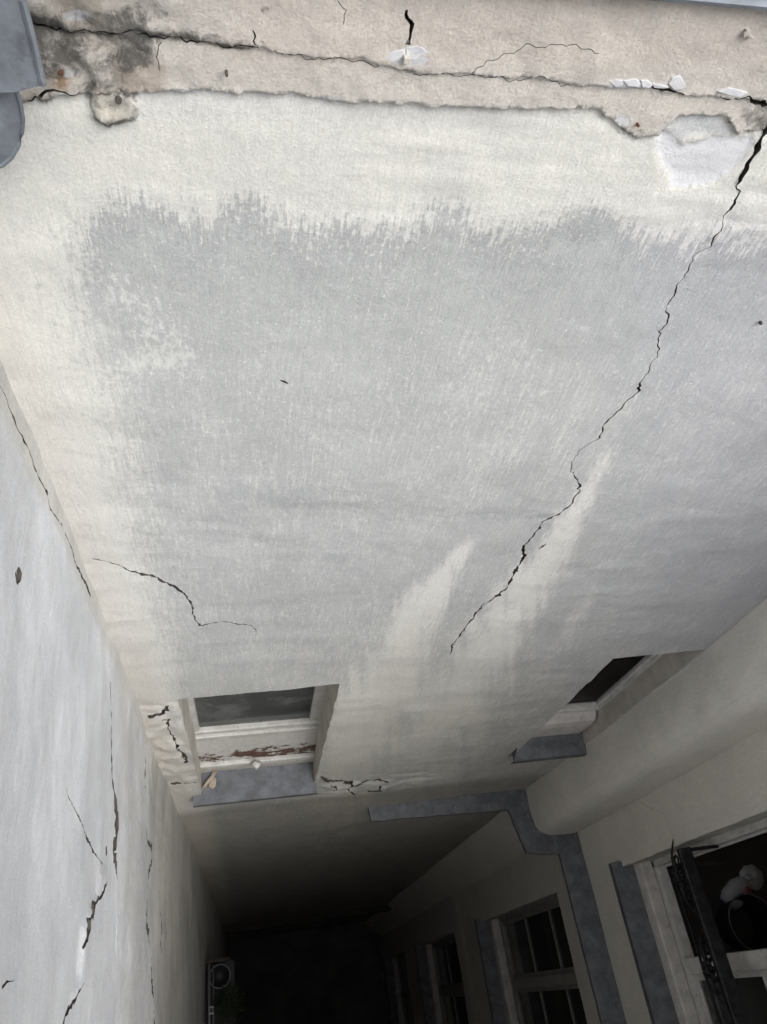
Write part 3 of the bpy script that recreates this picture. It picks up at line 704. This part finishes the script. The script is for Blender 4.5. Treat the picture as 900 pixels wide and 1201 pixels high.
# ================================================================== right wall, with the stair windows
def hole(y0, y1, z0, z1, s): return rough_rect(y0, y1, z0, z1, .003, .04, s)
YW0, YW1 = -.66, .42
WZ = [(-4.62, -2.45), (-7.95, -5.77), (-11.25, -9.06), (-14.2, -12.35)]
def right_disp(y, z):
    return (fbm(np.asarray(y)*1.2, np.asarray(z)*1.1, 61, 3)-.5)*.02+(fbm(np.asarray(y)*7, np.asarray(z)*7, 62, 4)-.5)*.005 - .018*ss(-8.72, -8.76, z)
def right_attrs(y, z):
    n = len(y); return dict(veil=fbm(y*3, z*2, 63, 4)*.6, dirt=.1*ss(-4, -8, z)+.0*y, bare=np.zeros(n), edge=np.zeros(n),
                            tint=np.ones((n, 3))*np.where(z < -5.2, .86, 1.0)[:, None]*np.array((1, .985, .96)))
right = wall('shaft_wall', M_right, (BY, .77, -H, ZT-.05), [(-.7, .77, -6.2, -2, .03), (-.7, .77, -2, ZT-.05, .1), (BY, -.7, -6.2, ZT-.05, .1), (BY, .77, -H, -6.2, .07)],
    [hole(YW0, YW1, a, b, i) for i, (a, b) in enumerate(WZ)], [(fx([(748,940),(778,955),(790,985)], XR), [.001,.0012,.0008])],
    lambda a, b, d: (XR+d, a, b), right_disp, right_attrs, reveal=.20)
tag(right, 'cream wall on the right with tall muntined windows stacked down the shaft', 'wall')

XF = 2.325   # face of the frames
def right_window(i, z0, z1, open_left):
    M_frame = M_white if i == 0 else M_dimframe
    f = MB()
    f.box(XF, XF+.06, .385, .43, z0+.14, z1+.02).box(XF, XF+.06, -.70, -.625, z0+.14, z1+.02).box(XF, XF+.06, -.625, .385, z1-.05, z1+.02)
    f.box(XF, XF+.06, -.625, .385, z0+.12, z0+.175).box(XF-.012, XF+.06, -.158, -.08, z0+.175, z1-.05)
    wn = f.build('window', M_frame, right, .004)
    MB().box(2.246, XF, -.68, .425, z0+.02, z0+.135).build('sill_stone', M_stone, wn, .012)
    MB().prism([(2.128, -.70, z0+.008), (2.246, -.70, z0+.05), (2.246, .45, z0+.05), (2.128, .45, z0+.008)], (0, 0, -.004)).box(2.125, 2.129, -.70, .45, z0-.03, z0+.010).build('sill_flashing', M_zincd, wn, .0015)
    zb, zt = z0+.175, z1-.05
    # two casements, three panes high
    for k, (ya, yb, op) in enumerate(((-.08, .385, open_left), (-.625, -.158, False))):
        hw = .030
        c = MB()
        if not op:
            c.box(XF+.018, XF+.05, ya, ya+hw, zb, zt).box(XF+.018, XF+.05, yb-hw, yb, zb, zt).box(XF+.018, XF+.05, ya+hw, yb-hw, zb, zb+hw).box(XF+.018, XF+.05, ya+hw, yb-hw, zt-hw, zt)
            cs = c.build('casement', M_frame, wn, .003)
            hs_ = [zb+(zt-zb)*q for q in (.335, .665)]
            for q in hs_: MB().box(XF+.02, XF+.045, ya+hw, yb-hw, q-.011, q+.011).build('muntin', M_frame, wn, .002)
            zz = [zb+hw]+hs_+[zt-hw]
            for q in range(3): MB().box(XF+.030, XF+.034, ya+hw, yb-hw, zz[q]+(.011 if q else 0), zz[q+1]-(.011 if q < 2 else 0)).build('pane', M_glass, wn)
        else:
            # swung into the room, hinged on the far jamb
            ang = math.radians(10); L = yb-ya
            def P(s, t, z): return (XF+.055+s*math.cos(ang)-t*math.sin(ang), yb-.012+s*math.sin(ang)+t*math.cos(ang), z)
            def bx(s0, s1, zz0, zz1): c.hexa([P(s0,0,zz0),P(s1,0,zz0),P(s1,.03,zz0),P(s0,.03,zz0),P(s0,0,zz1),P(s1,0,zz1),P(s1,.03,zz1),P(s0,.03,zz1)])
            bx(0, hw, zb, zt); bx(L-hw, L, zb, zt); bx(hw, L-hw, zb, zb+hw); bx(hw, L-hw, zt-hw, zt)
            c.build('casement', M_frame, wn, .003)
    return wn
wins = [right_window(i, a, b, i == 0) for i, (a, b) in enumerate(WZ)]
# rooms behind
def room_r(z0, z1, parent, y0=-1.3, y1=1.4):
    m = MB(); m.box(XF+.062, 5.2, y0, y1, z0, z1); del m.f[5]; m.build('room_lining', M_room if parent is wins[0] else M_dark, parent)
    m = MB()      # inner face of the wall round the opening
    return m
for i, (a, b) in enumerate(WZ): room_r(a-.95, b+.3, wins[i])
# floorboards of the open room
FZ = -5.545
k = 0
tg = None
for k in range(20):
    x0 = XF+.07+k*.14
    MB().box(x0, x0+.134, -1.29, 1.39, FZ, FZ+.02+.002*random.random()).build('floorboard', M_wood, wins[0], .002)
# iron guard rail in front of the near window
g = MB(); g.box(2.100, 2.172, -.70, .392, -3.772, -3.742)
guard = g.build('window_guard', M_iron, right, .008)
MB().box(2.108, 2.120, -.70, .31, -3.900, -3.888).build('lower_rod', M_iron, guard, .002)
MB().box(2.120, 2.34, .372, .388, -3.790, -3.772).box(2.120, 2.34, .300, .314, -3.80, -3.785).build('wall_lug', M_iron, guard, .002)
def spiral(y, z, r, turns, s, flip=1):
    return [(2.125, y+flip*(r*(1-t*.85))*math.cos(s+t*turns*6.283), z+(r*(1-t*.85))*math.sin(s+t*turns*6.283)) for t in np.linspace(0, 1, 30)]
rg = random.Random(11)
for yy in (.27, -.13, -.53):
    for sg in (1, -1):
        m = MB(); m.tube(spiral(yy+sg*.075, -3.835, .045, 1.2, 1.57, sg), [.010-.006*k/29 for k in range(30)], 6)
        m.tube([(2.122, yy+sg*q, -3.83-.05*math.sin(q*22)) for q in (.03, .06, .09, .12, .15, .17)], [.008, .009, .007, .006, .005, .003], 6)
        m.build('scroll', M_iron, guard, smooth=True)
    m = MB()
    for ring, (r_, nn_) in enumerate(((.05, 9), (.028, 6))):
        for q in range(nn_):
            a = q/nn_*6.283+rg.uniform(-.2, .2); rr_ = r_*rg.uniform(.75, 1.15)
            m.tube([(2.122, yy+.3*rr_*math.cos(a), -3.84+.3*rr_*math.sin(a)), (2.105-.012*ring, yy+.7*rr_*math.cos(a), -3.84+.7*rr_*math.sin(a)), (2.118, yy+rr_*math.cos(a), -3.84+rr_*math.sin(a))], [.009, .014, .005], 6)
    m.tube([(2.085, yy, -3.84), (2.14, yy, -3.84)], [.008, .014], 8)
    m.build('rosette', M_iron, guard, smooth=True)
# string flashing on the right wall
strip([(2.22, .74), (2.22, .2), (2.22, -.36), (2.22, -1.3)], [(2.036, .598), (2.040, .2), (2.044, -.36), (2.06, -1.3)], Zs, Zs-.055, .03, 'string_flashing', right)
for y in (.5, .38, .05, -.25): MB().tube([(2.11, y, Zs-.035), (2.11, y, Zs-.018)], .007, 8).build('rivet', M_rivet, right)

# ================================================================== rounded corner pier
up = [(1.884, 1.02), (1.884, .955), (1.884, .90), (1.889, .84), (1.899, .79), (1.914, .757), (1.936, .736), (1.965, .724), (2.0, .718), (2.06, .715), (2.13, .713), (2.20, .712)]
lo = [(1.905, 1.02), (1.935, .98), (2.0, .922), (2.08, .852), (2.15, .79), (2.185, .76), (2.20, .757)]
def pier(prof, z0, z1, nz, name, parent, seed):
    pr = []
    for p, q in zip(prof[:-1], prof[1:]):
        for t in (0, .34, .67): pr.append((p[0]+(q[0]-p[0])*t, p[1]+(q[1]-p[1])*t))
    pr.append(prof[-1]); pr = np.array(pr); n = len(pr)
    tan = np.gradient(pr, axis=0); tan /= np.linalg.norm(tan, axis=1)[:, None]; nor = np.stack([tan[:, 1], -tan[:, 0]], 1)
    zs = np.linspace(z0, z1, nz); vs = []
    s = np.arange(n)*.05
    for z in zs:
        d = (fbm(s*1.5, s*0+z*1.5, seed, 3)-.5)*.022+(fbm(s*6+z*1.5, s*2+z*8, seed+1, 4)-.5)*.010
        pp = pr+nor*(d*np.clip(s/.3, 0, 1))[:, None]
        vs += [(a, b, z) for a, b in pp]
    fs = [(i*n+k, i*n+k+1, (i+1)*n+k+1, (i+1)*n+k) for i in range(nz-1) for k in range(n-1)]
    m = MB(); m.add(vs, fs); o = m.build(name, M_right, parent, smooth=True)
    me = o.data
    for nm in ('veil', 'dirt', 'bare', 'edge'): me.attributes.new(nm, 'FLOAT', 'POINT')
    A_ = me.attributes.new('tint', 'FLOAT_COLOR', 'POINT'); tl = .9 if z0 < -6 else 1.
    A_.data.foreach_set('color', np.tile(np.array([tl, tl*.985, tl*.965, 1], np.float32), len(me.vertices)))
    return o
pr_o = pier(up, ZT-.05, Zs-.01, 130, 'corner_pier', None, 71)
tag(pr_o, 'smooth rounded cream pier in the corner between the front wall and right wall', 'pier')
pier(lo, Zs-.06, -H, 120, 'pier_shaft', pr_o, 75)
ZI = [(1.90, 1.045), (1.93, .84), (1.96, .78), (2.0, .75), (2.22, .74)]
strip([(1.90, 1.045), (1.925, .90), (1.945, .80), (1.99, .755), (2.22, .74)], [(1.741, .908), (1.775, .76), (1.806, .625), (1.92, .603), (2.036, .598)], Zs+.002, Zs-.036, .03, 'string_flashing', pr_o)
for x, y in ((1.84, .93), (1.86, .85), (2.0, .66)): MB().tube([(x, y, Zs-.025), (x, y, Zs-.006)], .008, 8).build('rivet', M_rivet, pr_o)

# ================================================================== wall behind the lens, deep ledge, ground, roof
bk = wall('shaft_wall', M_right, (XL, XR, -H, BT), [(XL, XR, -H, BT, .12)], [], [], lambda a, b, d: (a, BY-d, b),
          lambda a, b: (fbm(a*1.3, b*1.2, 81, 3)-.5)*.03, lambda a, b: dict(veil=a*0+.3, dirt=a*0+.1, bare=a*0, edge=a*0, tint=np.full((len(a), 3), .55)))  # unseen wall, colour darkened to throw less light down the shaft
tag(bk, 'plain unseen wall closing the shaft below the viewer, darkened to cut bounce light', 'wall')
strip([(XL, 1.04), (XR, 1.04)], [(XL, .93), (1.95, .93)], -11.75, -11.80, .12, 'ledge', front, M_void)
gm = MB(); gm.add([(-300, -300, -H), (300, -300, -H), (300, 300, -H), (-300, 300, -H)], [(0, 1, 2, 3)]); tag(gm.build('ground', M_ground), kind='structure')
rm = MB()
for b_ in ((-7, XL-.005, -7, 8, -.47, -.36), (XR+.012, 9, -7, 8, -.47, -.355), (XL, XR+.01, 1.045, 8, -.34, -.29), (XL, XR+.01, -7, BY-.03, BT-.11, BT)): rm.box(*b_)
tag(rm.build('roof', M_roof), kind='structure')
# zinc coping over the front wall
p0 = on_y(815, -1.5, .975); p1 = on_y(905, 6.5, .975)
sl = (p1[2]-p0[2])/(p1[0]-p0[0])
zc = lambda x: p0[2]+sl*(x-p0[0])
m = MB(); xa, xb = XL-.02, XR
m.hexa([(xa, .975, zc(xa)), (xb, .975, zc(xb)), (xb, .978, zc(xb)), (xa, .978, zc(xa)), (xa, .975, zc(xa)+.07), (xb, .975, zc(xb)+.07), (xb, .978, zc(xb)+.07), (xa, .978, zc(xa)+.07)])
m.tube([(xa, .975, zc(xa)), (xb, .975, zc(xb))], .006, 8)
m.hexa([(xa, .975, zc(xa)+.066), (xb, .975, zc(xb)+.066), (xb, 1.30, zc(xb)+.10), (xa, 1.30, zc(xa)+.10), (xa, .975, zc(xa)+.07), (xb, .975, zc(xb)+.07), (xb, 1.30, zc(xb)+.104), (xa, 1.30, zc(xa)+.104)])
tag(m.build('coping', M_zinc), 'grey zinc coping along the very top edge of the cracked wall', 'coping')
# folded zinc at the head of the left wall
fl = MB()
Yf = .90
P_ = lambda u, v, y=Yf: np.array(on_y(u, v, y))
fl.prism([P_(-130,-60), P_(22,-60), P_(27,0), P_(40,50), P_(51,100), P_(20,108), P_(-130,112)], (0, .004, 0))
fl.prism([P_(-130,-60), P_(-130,112), P_(-130,112)+np.array([0, .16, 0]), P_(-130,-60)+np.array([0, .16, 0])], (-.004, 0, 0))
fl.tube([P_(27,0), P_(40,50), P_(51,100)], .004, 6)
fo = fl.build('wall_flashing', M_zinc)
tag(fo, 'blue grey zinc flashing folded over the head of the left wall, top left', 'flashing')
Yg = .93
G = lambda u, v: np.array(on_y(u, v, Yg))
poly = [(-110, 108), (20, 108), (24, 122), (27, 140), (26, 155), (22, 170), (14, 184), (4, 193), (-10, 198), (-60, 205), (-110, 190)]
tm = MB(); pg = [G(*q) for q in poly]; n = len(pg)
cen = G(-40, 150)+np.array([0, -.03, 0])
tm.add([cen]+pg, [(0, 1+i, 1+(i+1) % n) for i in range(n)]); tm.tube(pg[1:9], .003, 6)
t_o = tm.build('flashing_tongue', M_zinc, fo)

# ================================================================== things in the near room
cb = on_z(878, 1083, -5.30)
b_ = MB(); b_.lathe([(.001, 0), (.125, 0), (.15, .14), (.172, .28), (.178, .285), (.172, .29), (.165, .28), (.14, .02), (.001, .015)], (cb[0], cb[1], FZ+.024), 36)
bk_o = b_.build('bucket', M_bucket, None, smooth=True, origin=(cb[0], cb[1], FZ+.024)); tag(bk_o, 'dark round bucket on the brown floor behind the near right window', 'bucket')
tm = MB().tube([(cb[0]+.172*math.cos(t), cb[1]+.172*math.sin(t), .31+FZ) for t in np.linspace(0, 6.283, 33)[:-1]], .005, 6, True).build('rim', M_zinc, bk_o, smooth=True); tm.location = (-cb[0], -cb[1], -FZ-.024)
cj = on_z(866, 1046, -5.38)
j = empty('detergent_jug', (cj[0], cj[1], FZ+.024)); tag(j, 'white plastic jug with a pink label lying beside the dark bucket', 'jug')
MB().tube([(-.07, -.06, .075), (-.03, -.03, .08), (.05, .02, .085), (.10, .05, .085), (.125, .065, .085)], [.055, .075, .078, .055, .03], 14).build('body', M_pwhite, j, smooth=True)
MB().tube([(.06, -.01, .150), (.07, -.005, .168)], [.035, .032], 14).build('label_disc', M_pink, j, smooth=True)
MB().tube([(.12, .062, .085), (.16, .085, .085)], .026, 12).build('cap', M_pwhite, j, smooth=True)
ck = on_z(893, 1026, -5.35)
cl = MB(); vs = []; nn = 14
for i in range(nn):
    for k in range(nn):
        x, y = i/(nn-1)-.5, k/(nn-1)-.5; r = math.hypot(x, y)
        vs.append((ck[0]+x*.26, ck[1]+y*.22, FZ+.03+.10*max(0, 1-(2*r)**2)*(.45+float(fbm(np.array(x*9), np.array(y*9), 91, 4)))))
cl.add(vs, [(i*nn+k, i*nn+k+1, (i+1)*nn+k+1, (i+1)*nn+k) for i in range(nn-1) for k in range(nn-1)])
tag(cl.build('cloth', M_pwhite, None, smooth=True), 'crumpled pale cloth on the floor beyond the white jug', 'cloth')

# ================================================================== shelf with basket and plant on the left wall
ZB = -7.25
s0 = on_z(236, 1131, ZB); s1 = on_z(247, 1215, ZB)
sh = MB(); sh.box(XL+.004, XL+.23, -.35, s0[1], ZB-.13, ZB-.11)
she = sh.build('bracket_shelf', simple('dark_shelf', (.05, .048, .048), .7, 0, .2, 6, .1, 30)); tag(she, 'dark narrow shelf fixed low down on the left wall', 'shelf')
MB().tube([(XL+.030, -.35, ZB), (XL+.030, s0[1]-.004, ZB)], .011, 10).build('rail', M_wire, she, smooth=True)
MB().tube([(XL+.062, -.35, ZB-.02), (XL+.062, s0[1]-.02, ZB-.02)], .006, 8).build('rail', M_wire, she, smooth=True)
MB().box(XL+.004, XL+.2, s0[1]+.001, s0[1]+.02, ZB-.15, ZB-.0).build('bracket', M_void, she, .002)
rc = on_z(258, 1145, ZB)
bs = MB(); R_ = .083
bs.tube([(rc[0]+R_*math.cos(t), rc[1]+R_*math.sin(t), ZB) for t in np.linspace(0, 6.283, 41)[:-1]], .0045, 8, True)
bo = bs.build('wire_basket', M_wire, None, smooth=True); tag(bo, 'round basket with a pale rim on the shelf, beside the plant', 'basket')
MB().lathe([(.001, -.105), (.06, -.105), (.08, -.004), (.078, -.004), (.057, -.10), (.001, -.10)], (rc[0], rc[1], ZB), 24).build('bowl', M_bucket, bo, smooth=True)
pc = on_z(268, 1178, ZB+.02)
pl = empty('potted_plant', (pc[0], pc[1], ZB-.108)); tag(pl, 'small green leafy plant in a pot below the round basket', 'plant')
MB().lathe([(.001, 0), (.055, 0), (.075, .10), (.07, .10), (.001, .085)], (0, 0, 0), 20).build('pot', M_bucket, pl, smooth=True)
lf = MB(); rng = random.Random(3)
for k in range(420):
    th = rng.uniform(0, 6.283); ph = rng.uniform(.1, 1.5); r = rng.uniform(.03, .14)
    c = np.array([r*math.cos(th)*math.sin(ph), r*math.sin(th)*math.sin(ph)*1.1, .12+r*math.cos(ph)*.9])
    t = np.array([math.cos(th), math.sin(th), rng.uniform(-.4, .6)]); t /= np.linalg.norm(t); s_ = np.cross(t, (0, 0, 1.)); s_ /= np.linalg.norm(s_)
    l = rng.uniform(.009, .018); lf.add([c-t*l, c+s_*l*.45+np.array([0, 0, .004]), c+t*l, c-s_*l*.45+np.array([0, 0, .004])], [(0, 1, 2, 3)])
lfo = lf.build('foliage', M_leaf, pl)
tp = on_z(248, 1185, ZB+.02)
tgm = MB(); tgm.box(tp[0]-.018, tp[0]+.018, tp[1]-.028, tp[1]+.028, ZB+.012, ZB+.016)
tgo = tgm.build('price_tag', M_pwhite); tag(tgo, 'tiny white tag with dark marks clipped to the shelf rail by the plant', 'tag')
mk = MB()
for dx, a, b in ((-.011, -.018, .018), (-.004, -.018, .018), (.004, -.018, .018), (.012, -.016, -.002), (.012, .003, .017)): mk.box(tp[0]+dx-.0015, tp[0]+dx+.0015, tp[1]+a, tp[1]+b, ZB+.0162, ZB+.0172)
mk.build('marks', M_bucket, tgo)

# everything above is measured from the lens: lift it to stand on the courtyard floor
for o in tops: o.location.z += H
